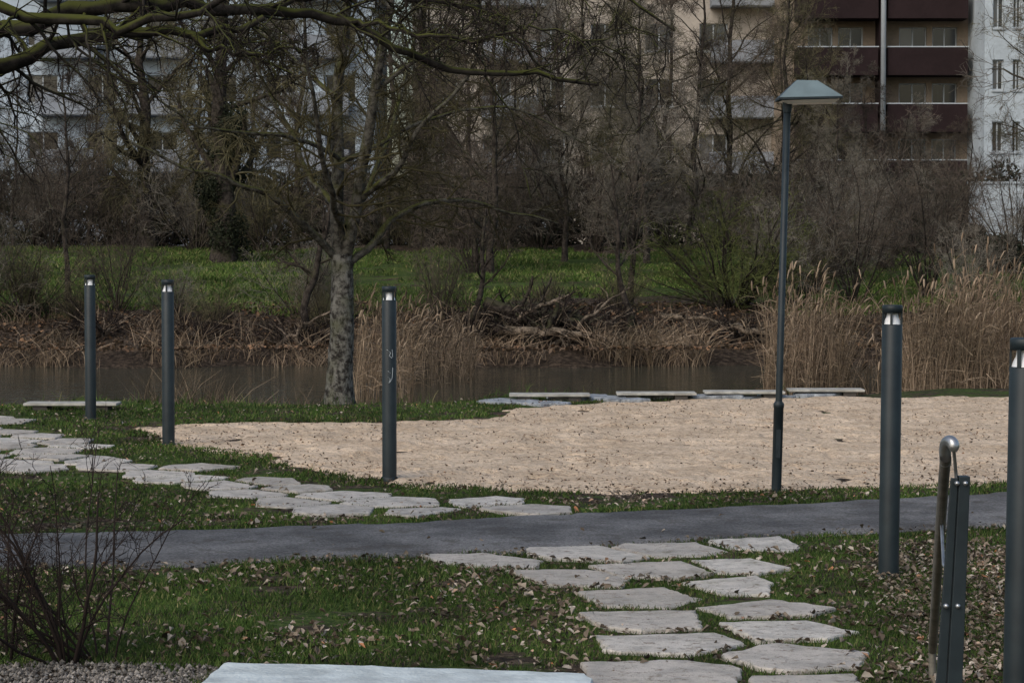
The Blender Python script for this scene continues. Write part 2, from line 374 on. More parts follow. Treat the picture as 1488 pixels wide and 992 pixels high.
# concrete edge at bottom + gravel
k=[G(325,976),G(560,981),G(850,992),G(860,1000),G(860,1030),G(560,1020),G(290,1008)]
kp=np.array([p[:2] for p in k])
mkmesh('concrete_edging',[slabmesh(kp,.05,.14,.003)],[M['kerb']],smooth=False)
gx=poly([(-500,968),(0,968),(180,966),(330,972),(290,1003),(560,1010),(560,1150),(-700,1150)])
n=26000; px=rng.uniform(gx[:,0].min(),gx[:,0].max(),n); py=rng.uniform(gx[:,1].min(),gx[:,1].max(),n); s=sdf(gx,px,py)+.2*(vnoise(px*3,py*3)-.5)>0
px=px[s];py=py[s];n=len(px)
octa=np.array([(1,0,0),(0,1,0),(-1,0,0),(0,-1,0),(0,0,1),(0,0,-1)],float); of=np.array([(0,1,4),(1,2,4),(2,3,4),(3,0,4),(1,0,5),(2,1,5),(3,2,5),(0,3,5)])
V=octa[None]*rng.uniform(.6,1.4,(n,6,1))*(rng.uniform(.005,.014,n)[:,None,None]); V+=np.stack([px,py,rng.uniform(0,.02,n)],-1)[:,None]
mkmesh('gravel',[(V.reshape(-1,3),(of[None]+6*np.arange(n)[:,None,None]).reshape(-1,3))],[M['gravel']],smooth=False)

# ---------------------------------------------------------------- grass blades and leaves
def inslab(x,y,pad=0):
    r=np.zeros(x.shape,bool)
    for p in slabs:
        lo=p.min(0);hi=p.max(0); c=np.nonzero((x>lo[0])&(x<hi[0])&(y>lo[1])&(y<hi[1]))[0]
        if len(c): r[c]|=sdf(p,x[c],y[c])>pad
    return r
def trap(n,d0,d1,pw=1.0,wide=1.25):
    u=rng.random(n); d=d0*(d1/d0)**u if pw==1 else d0+(d1-d0)*u
    x=rng.uniform(-1,1,n)*744/F*d*wide; return x,d
def blades(name,x,y,h,w,m,lean=.6):
    n=len(x); z=zf(x,y); z=np.where((y<yn(x)),np.maximum(z,-.01),z)
    a=rng.uniform(0,2*pi,n); dx=np.cos(a)*w; dy=np.sin(a)*w; l=rng.standard_normal((n,2))*lean*h[:,None]
    b0=np.stack([x-dx,y-dy,z-.01],-1); b1=np.stack([x+dx,y+dy,z-.01],-1); t=np.stack([x+l[:,0],y+l[:,1],z+h],-1)
    V=np.stack([b0,b1,t],1).reshape(-1,3)
    return mkmesh(name,[(V,np.arange(3*n).reshape(-1,3))],[m],smooth=False)
x,y=trap(420000,11,34); 
sa=sdf(asp,x,y)+.10*(fbm(x*4,y*4)-.5)*2; ss=sdf(sand,x,y)+.7*(fbm(x*2,y*2)-.5)
k=(sa<.0)&(ss<-.05)&(y<yn(x)+.6)&(fbm(x*1.3+9,y*1.3)>.30)&(sdf(gx,x,y)<0.05)&(sdf(kp,x,y)<0)
x=x[k];y=y[k]; k=~inslab(x,y,.015); x=x[k];y=y[k]
hh=rng.uniform(.015,.05,len(x))*(.4+1.1*fbm(x*2,y*2)); hh=np.where(sdf(slabreg,x,y)>-.1,hh*.55,hh); hh*=np.where(x>0,.8,1)
blades('grass',x,y,hh,rng.uniform(.003,.006,len(x))*np.clip(y/14,1,2),M['grass'])
x,y=trap(230000,54,92,2,1.3); k=(fbm(x*.5,y*.3)>.36)&~((np.exp(-((x-3)/3.2)**2)>.4)&(y-ye(x)<11)); x=x[k];y=y[k]
blades('lawn_grass',x,y,rng.uniform(.04,.15,len(x)),rng.uniform(.012,.028,len(x)),M['lawn'],.7)
def leaves(name,x,y,size,m,zo=.012,z=None):
    n=len(x); z=zf(x,y) if z is None else z; z=np.maximum(z,-.01)+zo
    a=rng.uniform(0,2*pi,n); u=np.stack([np.cos(a),np.sin(a),rng.standard_normal(n)*.35],-1); v=np.stack([-np.sin(a),np.cos(a),rng.standard_normal(n)*.35],-1)
    c=np.stack([x,y,z+rng.uniform(0,.02,n)],-1); s=size[:,None]
    cu=np.stack([np.zeros(n),np.zeros(n),rng.uniform(.1,.8,n)],-1)*s
    V=np.stack([c-u*s, c-v*s*.55-u*s*.2+cu, c-v*s*.5+u*s*.45+cu*.7, c+u*s, c+v*s*.6+u*s*.3+cu, c+v*s*.45-u*s*.4+cu],1)
    V+=rng.standard_normal(V.shape)*s[:,None]*.13
    Fc=np.array([(0,1,2,3),(0,3,4,5)])
    return mkmesh(name,[(V.reshape(-1,3),(Fc[None]+6*np.arange(n)[:,None,None]).reshape(-1,4))],[m],smooth=False)
x,y=trap(24000,11,21); den=fbm(x*.9+4,y*.9)
sas=sdf(asp,x,y)
k=(sdf(sand,x,y)<-.1)&(sdf(kp,x,y)<0)&((den+rng.random(len(x))*.35)>.69); 
k&=~((sas>.0)&(rng.random(len(x))>.02+.25*sm(.14,0,sas))); k&=~(inslab(x,y)&(rng.random(len(x))>.03)); x=x[k];y=y[k]
leaves('fallen_leaves',x,y,.008+.022*rng.random(len(x))**1.6,M['leaf'],.016)
x=rng.uniform(2.2,5,8500); y=rng.uniform(12,17.5,8500); k=(sdf(asp,x,y)<-.05)&~inslab(x,y)&(x/y>.13+.03*rng.random(8500)); x=x[k];y=y[k]
leaves('fallen_leaves',x,y,.008+.017*rng.random(len(x)),M['leaf'],.012)
x,y=trap(11000,20,33); ssd=sdf(sand,x,y); k=(ssd>-.4)&(fbm(x*1.1,y*1.1+8)+rng.random(len(x))*.4+.28*sm(1.2,0,ssd)>.72); x=x[k];y=y[k]
leaves('leaf_debris',x,y,rng.uniform(.007,.017,len(x)),M['debris'],.015,np.zeros(len(x)))
x,y=trap(6000,17,33); k=(sdf(sand,x,y)<0)&(sdf(asp,x,y)<0)&(y<yn(x))&~inslab(x,y); x=x[k];y=y[k]
leaves('leaf_debris',x,y,rng.uniform(.010,.024,len(x)),M['leaf'],.03)
x=rng.uniform(-13,13,14000); y=ye(x)+rng.uniform(-.5,8,14000); 
leaves('bank_leaf_litter',x,y,rng.uniform(.03,.07,len(x)),M['debris'],.02)

# ---------------------------------------------------------------- reeds / dead grass
def reeds(name,bx,by,hmin,hmax,m,r=.006,plume=True,lean=.18,z=None):
    n=len(bx); z=(np.maximum(zf(bx,by),-.5) if z is None else z); h=rng.uniform(hmin,hmax,n)*(.45+1.1*fbm(bx*1.4,by*1.4)); K=4; t=np.linspace(0,1,K)
    l=rng.standard_normal((n,2))*lean*h[:,None]; l[:,0]+=.06*h
    P=np.stack([bx[:,None]+l[:,:1]*t**1.8,by[:,None]+l[:,1:]*t**1.8,z[:,None]+h[:,None]*(t-.12*t**3*np.abs(l).sum(1)[:,None]/h[:,None])],-1)
    prof=np.array([1,.85,.7,.3])
    R=r*rng.uniform(.6,1.3,n)[:,None]*prof[None]
    parts=[tubes(P,R,3 if plume else 2)]
    if plume:
        s=rng.random(n)<.45; Q=P[s]; n2=len(Q)
        end=Q[:,-1]; dr=nrm(Q[:,-1]-Q[:,-2]); dr[:,0]+=.4*rng.random(n2); dr=nrm(dr); tt=np.linspace(-.02,.20,4)
        PP=end[:,None]+dr[:,None]*tt[None,:,None]; PP[:,-1,2]-=.05
        parts.append(tubes(PP,np.tile(np.array([.004,.018,.014,.003]),(n2,1))*rng.uniform(.5,1.3,(n2,1)),3))
        L,Rl=spawn(P,R,3,.2,.95,25,75,.28,3,grav=-.35,wob=.15,minr=.005); parts.append(tubes(L,Rl,2))
    return mkmesh(name,parts,[m])
def xr(p0,p1,d0,d1,n):
    d=rng.uniform(d0,d1,n); return (rng.uniform(p0,p1,n)-744)/F*d,d
bx,by=xr(1110,1235,38.8,42,520); reeds('reed_bed',bx,by,1.3,2.1,M['reed'],.006)
bx,by=xr(1310,1420,38,43,420); reeds('reed_bed',bx,by,1.1,1.9,M['reed'],.006)
bx,by=xr(1400,1700,38,43,1300); reeds('reed_bed',bx,by,1.3,2.3,M['reed'],.006)
bx,by=xr(1235,1320,39,43,90); reeds('reed_bed',bx,by,.5,1.2,M['reed'])
bx,by=xr(515,600,38,43,260); reeds('reed_bed',bx,by,.9,1.7,M['reed'],.005)
bx,by=xr(590,690,42,48,300); reeds('reed_bed',bx,by,.7,1.5,M['deadgrass'],.005)
bx,by=xr(200,340,34.0,37,300); reeds('dead_grass',bx,by,.4,.9,M['deadgrass'],.005,False,.35)
bx,by=xr(330,470,34.0,36,140); reeds('dead_grass',bx,by,.3,.7,M['deadgrass'],.005,False,.35)
cx=rng.uniform(-14,14,210); cy=ye(cx)+rng.uniform(-.4,5.0,210)
keep=~((cx>-.6)&(cx<6)&(rng.random(210)<.8)); cx=cx[keep];cy=cy[keep]
bx=(cx[:,None]+rng.standard_normal((len(cx),24))*.14).ravel(); by=(cy[:,None]+rng.standard_normal((len(cx),24))*.14).ravel()
reeds('dead_grass',bx,by,.15,.6,M['deadgrass'],.008,False,.6,zf(bx,by))
bx,by=xr(850,1030,49.0,51.0,900); reeds('dead_grass',bx,by,.3,.7,M['reed'],.009,False,.7,zf(bx,by))
bx,by=xr(640,800,48.8,50.3,350); reeds('dead_grass',bx,by,.2,.5,M['reed'],.008,False,.7,zf(bx,by))
bx,by=xr(-100,480,48.6,50.2,1500); k=fbm(bx*.9,by*.5)>.48; bx=bx[k];by=by[k]; reeds('dead_grass',bx,by,.25,.7,M['reed'],.008,False,.6,zf(bx,by))
bx=rng.uniform(-9,5,900); by=yn(bx)+rng.uniform(-.1,.6,900); reeds('bank_grass',bx,by,.06,.2,M['grass'],.004,False,.4,zf(bx,by))

# ---------------------------------------------------------------- trees
def finish(name,levels,mats,loc=(0,0,0)):
    parts=[]
    for P,R,n,mi in levels: parts.append(tubes(P,R,n,mi,.05 if n>=8 else 0))
    o=mkmesh(name,parts,mats); o.location=loc; return o
def tree_mesh(name,H,r0,bk,tw,nl=14,t0=.22,a=(40,70),spread=.5,grav=.03,grav2=0.0,minr=.0085,dens=(8,7,6,2),lean=(0,0),wob=.06,tl=1.0):
    K=12; t=np.linspace(0,1,K); P=np.zeros((1,K,3)); P[0,:,2]=H*t; P[0,:,0]=lean[0]*t*H; P[0,:,1]=lean[1]*t*H
    P[0,1:,:2]+=np.cumsum(rng.standard_normal((K-1,2))*wob*H/K*1.5,0)
    R=(r0*(1-.85*t)**.9)[None]; R[0,0]*=1.35
    A=spawn(P,R,nl,t0,.97,a[0],a[1],spread,9,grav=grav,wob=.13,rr=.5,minr=minr*1.5)
    B=spawn(*A,dens[0],.12,1,30,60,.55,6,grav=grav2,wob=.16,rr=.5,minr=minr*1.2)
    C=spawn(*B,dens[1],.1,1,25,60,.62*tl,5,grav=grav2,wob=.16,rr=.6,minr=minr)
    Dd=spawn(*C,dens[2],.1,1,25,55,.85*tl,4,grav=grav2,wob=.15,rr=.7,minr=minr*.8,taperlen=.3)
    lv=[(P,R,12,0),(*A,6,0),(*B,3,1),(*C,2,1),(*Dd,2,1)]
    if dens[3]: lv.append((*spawn(*Dd,dens[3],.1,1,25,55,.8,3,grav=grav2,wob=.15,minr=minr*.7,taperlen=.3),2,1))
    return finish(name,lv,[M[bk],M[tw]])
def shrub_mesh(name,H,ns,bk,tw,fan=(10,50),minr=.007,dens=(6,6,4),r0=.04,curve=.05,tl=1.0,bw=.06):
    az=rng.uniform(0,2*pi,ns); an=np.radians(rng.uniform(fan[0],fan[1],ns)); K=8
    d=np.stack([np.sin(an)*np.cos(az),np.sin(an)*np.sin(az),np.cos(an)],-1); P=np.zeros((ns,K,3)); P[:,0]=np.stack([np.cos(az),np.sin(az),0*az],-1)*rng.uniform(0,bw*H,(ns,1))
    L=H*rng.uniform(.55,1.15,ns)/(K-1)
    for k in range(1,K):
        d=d+rng.standard_normal(d.shape)*.09; d[:,2]+=curve; d=nrm(d); P[:,k]=P[:,k-1]+d*L[:,None]
    P[:,0,2]-=.03*H
    R=r0*rng.uniform(.5,1.1,ns)[:,None]*np.linspace(1,.3,K)[None]
    B=spawn(P,R,dens[0],.2,1,25,55,.45*tl,5,wob=.15,rr=.55,minr=minr*1.2); C=spawn(*B,dens[1],.1,1,25,60,.62*tl,4,wob=.16,minr=minr); Dd=spawn(*C,dens[2],.1,1,25,60,.8*tl,3,wob=.15,minr=minr*.8,taperlen=.3)
    return finish(name,[(P,R,6,0),(*B,3,1),(*C,2 if minr>.005 else 3,1),(*Dd,2 if minr>.005 else 3,1)],[M[bk],M[tw]])
def place(o,x,y,s=1,rot=None,z=None,tilt=(0,0),sz=None):
    o.location=(x,y,(float(zf(x,y)) if z is None else z)-.05); o.scale=(s,s,s if sz is None else sz); o.rotation_euler=(tilt[0],tilt[1],rng.uniform(0,6.28) if rot is None else rot); return o
def dup(o,name=None):
    c=o.copy(); c.name=name or o.name; S.collection.objects.link(c); return c
def at(px,d): return (px-744)/F*d
# main tree
d0=G(493,581)[1]
def limb(pts,r0,r1,K,wob=.02): 
    P=resample([D(a,b_,d0+c) for a,b_,c in pts],K,wob); return P[None],np.linspace(r0,r1,K)[None]
trunk=limb([(493,592,0),(494,560,0),(497,480,0),(498,420,0),(496,370,0)],.19,.145,14,.006); trunk[1][0,:3]=[.25,.215,.19]
LB=[limb([(494,385,0),(487,320,0),(492,220,.1),(487,130,.2),(500,50,.2),(512,-140,.3)],.105,.05,16),
limb([(500,380,0),(518,310,-.1),(526,240,-.2),(540,150,-.4),(562,60,-.5),(585,-140,-.6)],.09,.042,16),
limb([(488,375,0),(455,345,-.3),(410,295,-.7),(345,258,-1.0),(265,238,-1.3),(185,212,-1.5)],.058,.014,20,.035),
limb([(503,385,0),(545,350,.2),(578,308,.4),(640,290,.7),(720,302,1.0),(810,325,1.3)],.058,.012,20,.035),
limb([(489,310,0),(445,262,.5),(420,185,.9),(382,120,1.2),(345,20,1.5)],.05,.018,16,.035),
limb([(524,290,-.1),(570,250,-.5),(612,182,-.9),(680,118,-1.2),(715,10,-1.5)],.045,.016,16,.035),
limb([(490,235,0),(540,215,.5),(630,165,.9),(745,150,1.2),(850,212,1.5)],.038,.010,20,.035),
limb([(492,230,0),(440,205,-.7),(370,190,-1.5),(290,190,-2),(220,140,-2.4)],.035,.011,16,.035),
limb([(495,330,0),(480,290,-1.0),(470,230,-1.8),(450,120,-2.5),(440,-20,-3)],.05,.016,16,.03),
limb([(500,330,0),(530,280,1.0),(560,220,2.0),(600,80,3),(620,-40,3.4)],.05,.016,16,.03),
limb([(488,140,0),(430,90,.6),(370,40,.9),(300,-40,1.2)],.038,.014,16,.03),
limb([(545,130,-.3),(620,80,-.6),(700,20,-.9),(760,-60,-1.2)],.038,.014,16,.03)]
LP=np.concatenate([resample(l[0][0],20)[None] for l in LB]); LR=np.concatenate([np.linspace(l[1][0,0],l[1][0,-1],20)[None] for l in LB])
B=spawn(LP,LR,12,.12,1,35,75,.34,7,grav=-.01,wob=.2,rr=.45,minr=.007,maxr=.022)
C=spawn(*B,7,.1,1,30,65,.55,5,grav=-.02,wob=.2,minr=.005)
E=spawn(*C,5,.1,1,30,65,.7,4,wob=.2,minr=.0038)
E2=spawn(*E,2,.1,1,30,65,.8,3,wob=.2,minr=.003)
finish('bare_alder_tree',[(*trunk,16,0),(LP,LR,9,1),(*B,5,2),(*C,3,2),(*E,2,2),(*E2,2,2)],[M['bark_main'],M['bark_limb'],M['twig_moss']])
# mossy oak, trunk left of the view
d1=15.0
def ol(pts,r0,r1,K=26,wob=.018):
    P=resample([D(a,b_,d1+c) for a,b_,c in pts],K,wob); return P[None],np.linspace(r0,r1,K)[None]
ox=-5.2; tr=np.array([(ox-.2,d1,-.1),(ox-.1,d1,.6),(ox,d1,1.6),(ox+.05,d1,2.6),(ox,d1,4.0),(ox-.2,d1+.1,6.0),(ox-.1,d1,8.5)])
trP=resample(tr,14,.01)[None]; trR=np.linspace(.33,.14,14)[None]; trR[0,0]=.45
OL=[ol([(-470,300,0),(-200,170,0),(0,98,0),(60,74,.1),(150,50,.2),(250,42,.4),(330,48,.5),(386,30,.6)],.085,.022),
ol([(-470,200,0),(-200,80,.2),(0,46,.3),(100,18,.4),(250,6,.5),(380,16,.7),(490,22,.8),(560,66,.9),(640,98,1.0),(740,110,1.1),(868,124,1.2)],.075,.013,44,.022),
ol([(-470,120,0),(-200,10,-.3),(0,12,-.4),(120,40,-.5),(200,36,-.6),(300,15,-.7),(390,-30,-.8)],.06,.018),
ol([(380,16,.7),(450,-10,.9),(560,-10,1.0),(680,10,1.2),(760,60,1.3),(800,110,1.4)],.025,.007),
ol([(-470,-100,0),(-200,-160,.5),(100,-120,.6),(400,-90,.8),(700,-60,1.0),(900,-20,1.2),(980,40,1.3)],.07,.008),
ol([(490,22,.8),(600,50,.5),(700,60,.3),(790,40,.1),(880,60,0)],.018,.005),
ol([(250,42,.4),(300,70,.2),(380,80,.1),(460,70,0)],.02,.006)]
bl=[spawn(l[0],l[1],20,.25,1,30,85,.19,7,grav=-.04,wob=.26,rr=.36,minr=.0055,maxr=.014,taperlen=.1) for l in OL]
B=(np.concatenate([b_[0] for b_ in bl]),np.concatenate([b_[1] for b_ in bl]))
C=spawn(*B,7,.1,1,30,70,.6,5,grav=-.03,wob=.24,minr=.0035); E=spawn(*C,6,.1,1,30,70,.7,4,grav=-.02,wob=.24,minr=.0024)
finish('mossy_oak_tree',[(trP,trR,14,0)]+[(l[0],l[1],10,0) for l in OL]+[(*B,5,0),(*C,4,0),(*E,3,1)],[M['bark_oak'],M['twig_dk']])
# bare foreground shrub
s1=shrub_mesh('bare_shrub',1.2,10,'twig_dk','twig_dk',(5,55),.0022,(6,4,3),.013,.015); p=G(100,962); place(s1,p[0],p[1],1,2.0)
s2=shrub_mesh('bare_shrub',1.15,8,'twig_dk','twig_dk',(10,60),.0022,(6,4,3),.010,.015); p=G(150,958); place(s2,p[0],p[1],1,.4)
s3=shrub_mesh('bare_shrub',.9,8,'twig_dk','twig_dk',(15,65),.0022,(5,4,3),.009,.015); p=G(10,955); place(s3,p[0],p[1],1,.4)
# prototypes for far side
protos=[tree_mesh('bare_tree',12,.14,'bark_dark','twig',16,.12,(40,70),.42,.04,.01),
tree_mesh('bare_tree',13,.15,'bark_dark','twig_ol',16,.14,(30,60),.45,.05,.02),
tree_mesh('bare_tree',11,.12,'bark_dark','twig_gr',17,.10,(35,70),.40,.04,.01),
tree_mesh('willow_tree',12,.42,'bark_dark','twig_ol',18,.15,(30,60),.42,.0,-.22,.0085,(8,8,6,0),tl=1.3)]
shr=[shrub_mesh('bare_bush',4.2,26,'bark_dark','twig_gr',(8,55),.008,(6,6,5)),shrub_mesh('bare_bush',5.5,22,'bark_dark','twig',(5,45),.008,(6,6,5)),shrub_mesh('bare_bush',3.2,26,'bark_dark','twig_ol',(10,60),.0075,(6,6,5))]
place(protos[3],at(325,80),80,.9,1.0)
place(protos[0],at(712,72),72,.8,0.3); place(protos[1],at(1130,88),88,.85); place(protos[2],at(915,56),56,.60,1.2)
place(dup(protos[3]),at(215,92),92,.8); place(dup(protos[3]),at(610,95),95,.9)
for pxx,d,s,k in [(690,78,.75,0),(820,80,.8,2),(560,92,.95,1),(430,95,1,0),(280,98,.9,2),(20,92,.6,2),(-90,92,.9,0),(900,90,.9,2),(1000,84,.85,0),(1060,96,1,1),(1205,84,.60,2),(1150,92,.75,0),(770,98,1.05,1),(640,100,1.1,2),(960,103,1.0,0),(1330,90,.48,2),(1400,84,.40,0),(1250,95,.52,0),(1560,88,.9,1),(1640,80,.9,2),(360,102,.9,2),(-180,85,1,2),(860,104,.95,1),(940,80,.7,1),(130,96,.6,0)]:
    place(dup(protos[k],'bare_tree'),at(pxx,d),d,s)
b1=tree_mesh('slender_tree',7,.09,'bark_dark','twig',14,.3,(30,55),.32,.04,.01,.006,(7,6,4,2),(-.03,0)); place(b1,at(100,57),57,.8,0)
# big many-stemmed round bush beside the lamp
rb=shrub_mesh('round_bush',2.7,46,'bark_dark','twig_green',(12,78),.006,(6,5,4),.04,.03,bw=.08); place(rb,at(1062,56),56,1.0,.5)
place(shr[1],at(690,74),74,.7); place(shr[2],at(35,54.5),54.5,.6); place(shr[0],at(1190,66),66,.7)
for q in range(42):
    d=rng.uniform(89,106); k=int(rng.integers(0,3)); px_=-130+q*41+rng.uniform(-22,22); place(dup(shr[k],'bare_bush'),at(px_,d),d,rng.uniform(.7,1.1)*(1 if px_<1300 else .6))
for pxx,d,s,k in [(170,54,.42,1),(440,54,.45,0),(475,53,.4,2),(790,53,.35,2),(1240,58,.65,1),(1420,57,.5,0),(1350,60,.7,1),(1180,62,.7,2),(640,53,.35,1),(250,53,.3,0),(900,55,.35,2),(1290,75,.85,0),(1480,70,.8,1),(1150,57,.6,0),(110,53,.28,2),(310,52.5,.3,2),(-20,54,.6,0),(1220,70,.8,0),(1120,64,.6,1)]:
    place(dup(shr[k],'bare_bush'),at(pxx,d),d,s)
o=tree_mesh('leaning_tree',3.6,.10,'bark_dark','twig',9,.3,(30,70),.45,.02,0,.006,(5,5,4,0),(.28,0),.1); place(o,at(438,52),52,1,0)
o=tree_mesh('leaning_tree',3.6,.08,'bark_dark','twig',9,.3,(30,70),.45,.02,0,.006,(5,5,4,0),(.12,0),.1); place(o,at(685,51.5),51.5,.9,0)
place(dup(o),at(915,52.5),52.5,1,3.0)
o=tree_mesh('bare_tree',9,.13,'bark_dark','twig_gr',16,.3,(40,75),.5,.02,0,.006,(7,6,4,0)); place(o,at(1640,40),40,1,2.0)
# fallen logs + brush on bank
def log(name,pts,r0,r1,twigs=8,m='log'):
    P=resample(pts,12,.04)[None]; R=np.linspace(r0,r1,12)[None]; B=spawn(P,R,twigs,.2,1,30,80,.35,6,wob=.2,rr=.5,minr=.008); C=spawn(*B,4,.2,1,30,60,.5,4,wob=.2,minr=.006)
    return finish(name,[(P,R,9,0),(*B,5,0),(*C,3,0)],[M[m]])
def BP(px,d,h): x=at(px,d); return (x,d,float(zf(x,d))+h)
log('fallen_log',[BP(725,50.2,.25),BP(780,49.9,.30),BP(850,49.7,.40)],.11,.06)
log('fallen_log',[BP(705,51.5,.65),BP(780,51.2,.55),BP(860,50.3,.3)],.14,.06,10,'bark_dark')
log('fallen_log',[BP(800,50.0,.0),BP(850,49.9,.6),BP(910,50.2,1.35)],.05,.02,5)
log('fallen_log',[BP(740,50.8,.1),BP(775,50.6,.7),BP(830,50.6,1.0)],.07,.03,7)
log('fallen_log',[BP(690,52,.3),BP(760,51.6,.6),BP(850,51.2,.35)],.10,.05,9,'bark_dark')
log('fallen_log',[BP(760,50,-.1),BP(800,50.3,.3),BP(815,51,.9)],.09,.04,7,'bark_dark')
log('fallen_log',[BP(1060,51,.3),BP(1110,50.6,.4),BP(1160,50.2,.2)],.08,.04,8)
log('fallen_log',[BP(400,50.5,.1),BP(440,50.4,.5),BP(480,50.3,.9)],.05,.02,6)
log('fallen_log',[BP(960,53,.2),BP(1010,52.6,.3),BP(1060,52.2,.2)],.06,.03,6)
br=shrub_mesh('brush_pile',1.6,34,'log','twig_dk',(50,88),.009,(6,4,2),.04,0); place(br,at(800,50.9),50.9,1)
place(dup(br),at(710,51),51,.9); place(dup(br),at(440,51),51,.75); place(dup(br),at(1080,51.5),51.5,.7); place(dup(br),at(860,51.8),51.8,.8); place(dup(br),at(150,51),51,.7); place(dup(br),at(290,51.2),51.2,.6)
rp=shrub_mesh('root_plate',1.1,30,'bark_dark','bark_dark',(20,85),.012,(4,3,1),.07,-.02); place(rp,at(795,51.4),51.4,1)
# hedge and evergreen bushes: leaf clusters through volume
def foliage(name,cent,rad,n,s=.09):
    cent=np.array(cent); rad=np.array(rad); i=rng.integers(0,len(cent),n); q=nrm(rng.standard_normal((n,3)))*(rng.random((n,1))**.35)
    c=cent[i]+q*rad[i]; u=nrm(rng.standard_normal((n,3)))*s; v=nrm(rng.standard_normal((n,3)))*s*.5
    V=np.stack([c-u,c-v,c+u,c+v],1).reshape(-1,3); return mkmesh(name,[(V,np.arange(4*n).reshape(-1,4))],[M['hedge']],smooth=False)
cs=[];rs=[]
for x in np.arange(-34,34,.9):
    for h in range(3): cs.append((x+rng.uniform(-.3,.3),107+rng.uniform(-1,1),2.2+h*1.1+rng.uniform(-.3,.5))); rs.append((rng.uniform(.7,1.2),.9,rng.uniform(.6,1.0)))
foliage('evergreen_hedge',cs,rs,60000,.16)
for pxx,d,w in [(1300,88,1.2),(1450,74,.9),(1400,85,.8),(660,98,1.3)]:
    x=at(pxx,d); z=float(zf(x,d)); foliage('evergreen_bush',[(x+rng.uniform(-.6,.6)*w,d+rng.uniform(-.6,.6)*w,z+rng.uniform(.3,1.0)*w) for _ in range(9)],[(w*.5,w*.5,w*.45)]*9,7000,.07)
x=at(325,80); z=float(zf(x,80)); foliage('ivy',[(x+rng.uniform(-.5,.5),80+rng.uniform(-.5,.5),z+h) for h in np.arange(.4,5,.4)],[(.55,.55,.5)]*12,9000,.07)

# ---------------------------------------------------------------- buildings
def facade(name,x0,x1,y,z0,z1,depth,wins,rows,wall,par,sill=True):
    xb=sorted(set([x0,x1]+[v for w in wins for v in w])); zb=sorted(set([z0,z1]+[v for w in rows for v in w]))
    V=[];Fw=[];fr=[]
    def q(a,b_,c,d): n=len(V); V.extend([a,b_,c,d]); Fw.append((n,n+1,n+2,n+3))
    gl=[]
    for a,b_ in zip(xb[:-1],xb[1:]):
        for c,d in zip(zb[:-1],zb[1:]):
            if (a,b_) in wins and (c,d) in rows:
                s=.2; q((a,y,c),(a,y+s,c),(a,y+s,d),(a,y,d)); q((b_,y+s,c),(b_,y,c),(b_,y,d),(b_,y+s,d)); q((a,y,d),(a,y+s,d),(b_,y+s,d),(b_,y,d)); q((a,y+s,c),(a,y,c),(b_,y,c),(b_,y+s,c))
                mid=(a+b_)/2
                for u,v in ((a,mid-.002),(mid+.002,b_)): gl.append((np.array([(u,y+s,c),(v,y+s,c),(v,y+s,d),(u,y+s,d)]),np.array([[0,1,2,3]]),0))
                w=.06
                for t in ((a,a+w,c,d),(b_-w,b_,c,d),(mid-w/2,mid+w/2,c,d)): fr.append(boxp(t[0],t[1],y+s-.05,y+s-.004,t[2],t[3]))
                fr.append(boxp(a+w+.003,b_-w-.003,y+s-.045,y+s-.006,c,c+w)); fr.append(boxp(a+w+.003,b_-w-.003,y+s-.045,y+s-.006,d-w,d))
                if sill: fr.append(boxp(a-.05,b_+.05,y-.08,y-.003,c-.08,c-.01))
            else: q((a,y,c),(b_,y,c),(b_,y,d),(a,y,d))
    yb=y+depth
    q((x0,yb,z0),(x0,y,z0),(x0,y,z1),(x0,yb,z1)); q((x1,y,z0),(x1,yb,z0),(x1,yb,z1),(x1,y,z1)); q((x1,yb,z0),(x0,yb,z0),(x0,yb,z1),(x1,yb,z1)); q((x0,y,z1),(x1,y,z1),(x1,yb,z1),(x0,yb,z1))
    mkmesh(name+'_walls',[(np.array(V),np.array(Fw))],[wall],False,par)
    if gl: mkmesh(name+'_window_panes',gl,[M['glass']],False,par)
    if fr: mkmesh(name+'_window_frames',fr,[M['frame']],False,par)
    mkmesh(name+'_parapet',[boxp(x0-.15,x1+.15,y-.15,yb+.15,z1+.003,z1+.35)],[M['frame']],False,par)
def rng_w(x0,x1,step,w,off=.8):
    r=[];x=x0+off
    while x+w<x1-.3: r.append((round(x,3),round(x+w,3))); x+=step
    return r
rows=[(round(z,3),round(z+1.35,3)) for z in np.arange(3.4,24,2.75)]
e=empty('apartment_building')
facade('pale',at(-500,118),at(545,118),118,1.5,25,12,rng_w(at(-500,118),at(545,118),2.9,1.5),rows,M['wblue'],e)
bp=[]
for xx in (at(60,118),at(190,118),at(420,118)):
    for z in np.arange(2.9,24,2.75):
        bp+= [boxp(xx,xx+3.0,116.9,117.99,z-.15,z),boxp(xx,xx+3.0,116.85,116.897,z-.1,z+.95),boxp(xx,xx+.05,116.9,117.98,z+.003,z+.95),boxp(xx+2.95,xx+3.0,116.9,117.98,z+.003,z+.95)]
mkmesh('balconies',bp,[M['wgrey']],False,e)
e=empty('apartment_building')
facade('beige',at(600,121),at(1140,121),121,1.5,25,12,rng_w(at(600,121),at(1140,121),2.7,1.4),rows,M['wbeige'],e)
bp=[]
for xx in (at(700,121),at(1030,121)):
    for z in np.arange(2.9,24,2.75):
        bp+= [boxp(xx,xx+3.2,119.9,120.99,z-.15,z),boxp(xx,xx+3.2,119.85,119.897,z-.1,z+.95),boxp(xx,xx+.05,119.9,120.98,z+.003,z+.95),boxp(xx+3.15,xx+3.2,119.9,120.98,z+.003,z+.95)]
mkmesh('balconies',bp,[M['wgrey']],False,e)
e=empty('balcony_apartment_building')
y0=112; X0=at(1150,y0); X1=at(1427,y0)
lev=[0.77,3.33,5.9,8.46,11.03,13.6,16.2,18.8,21.4]
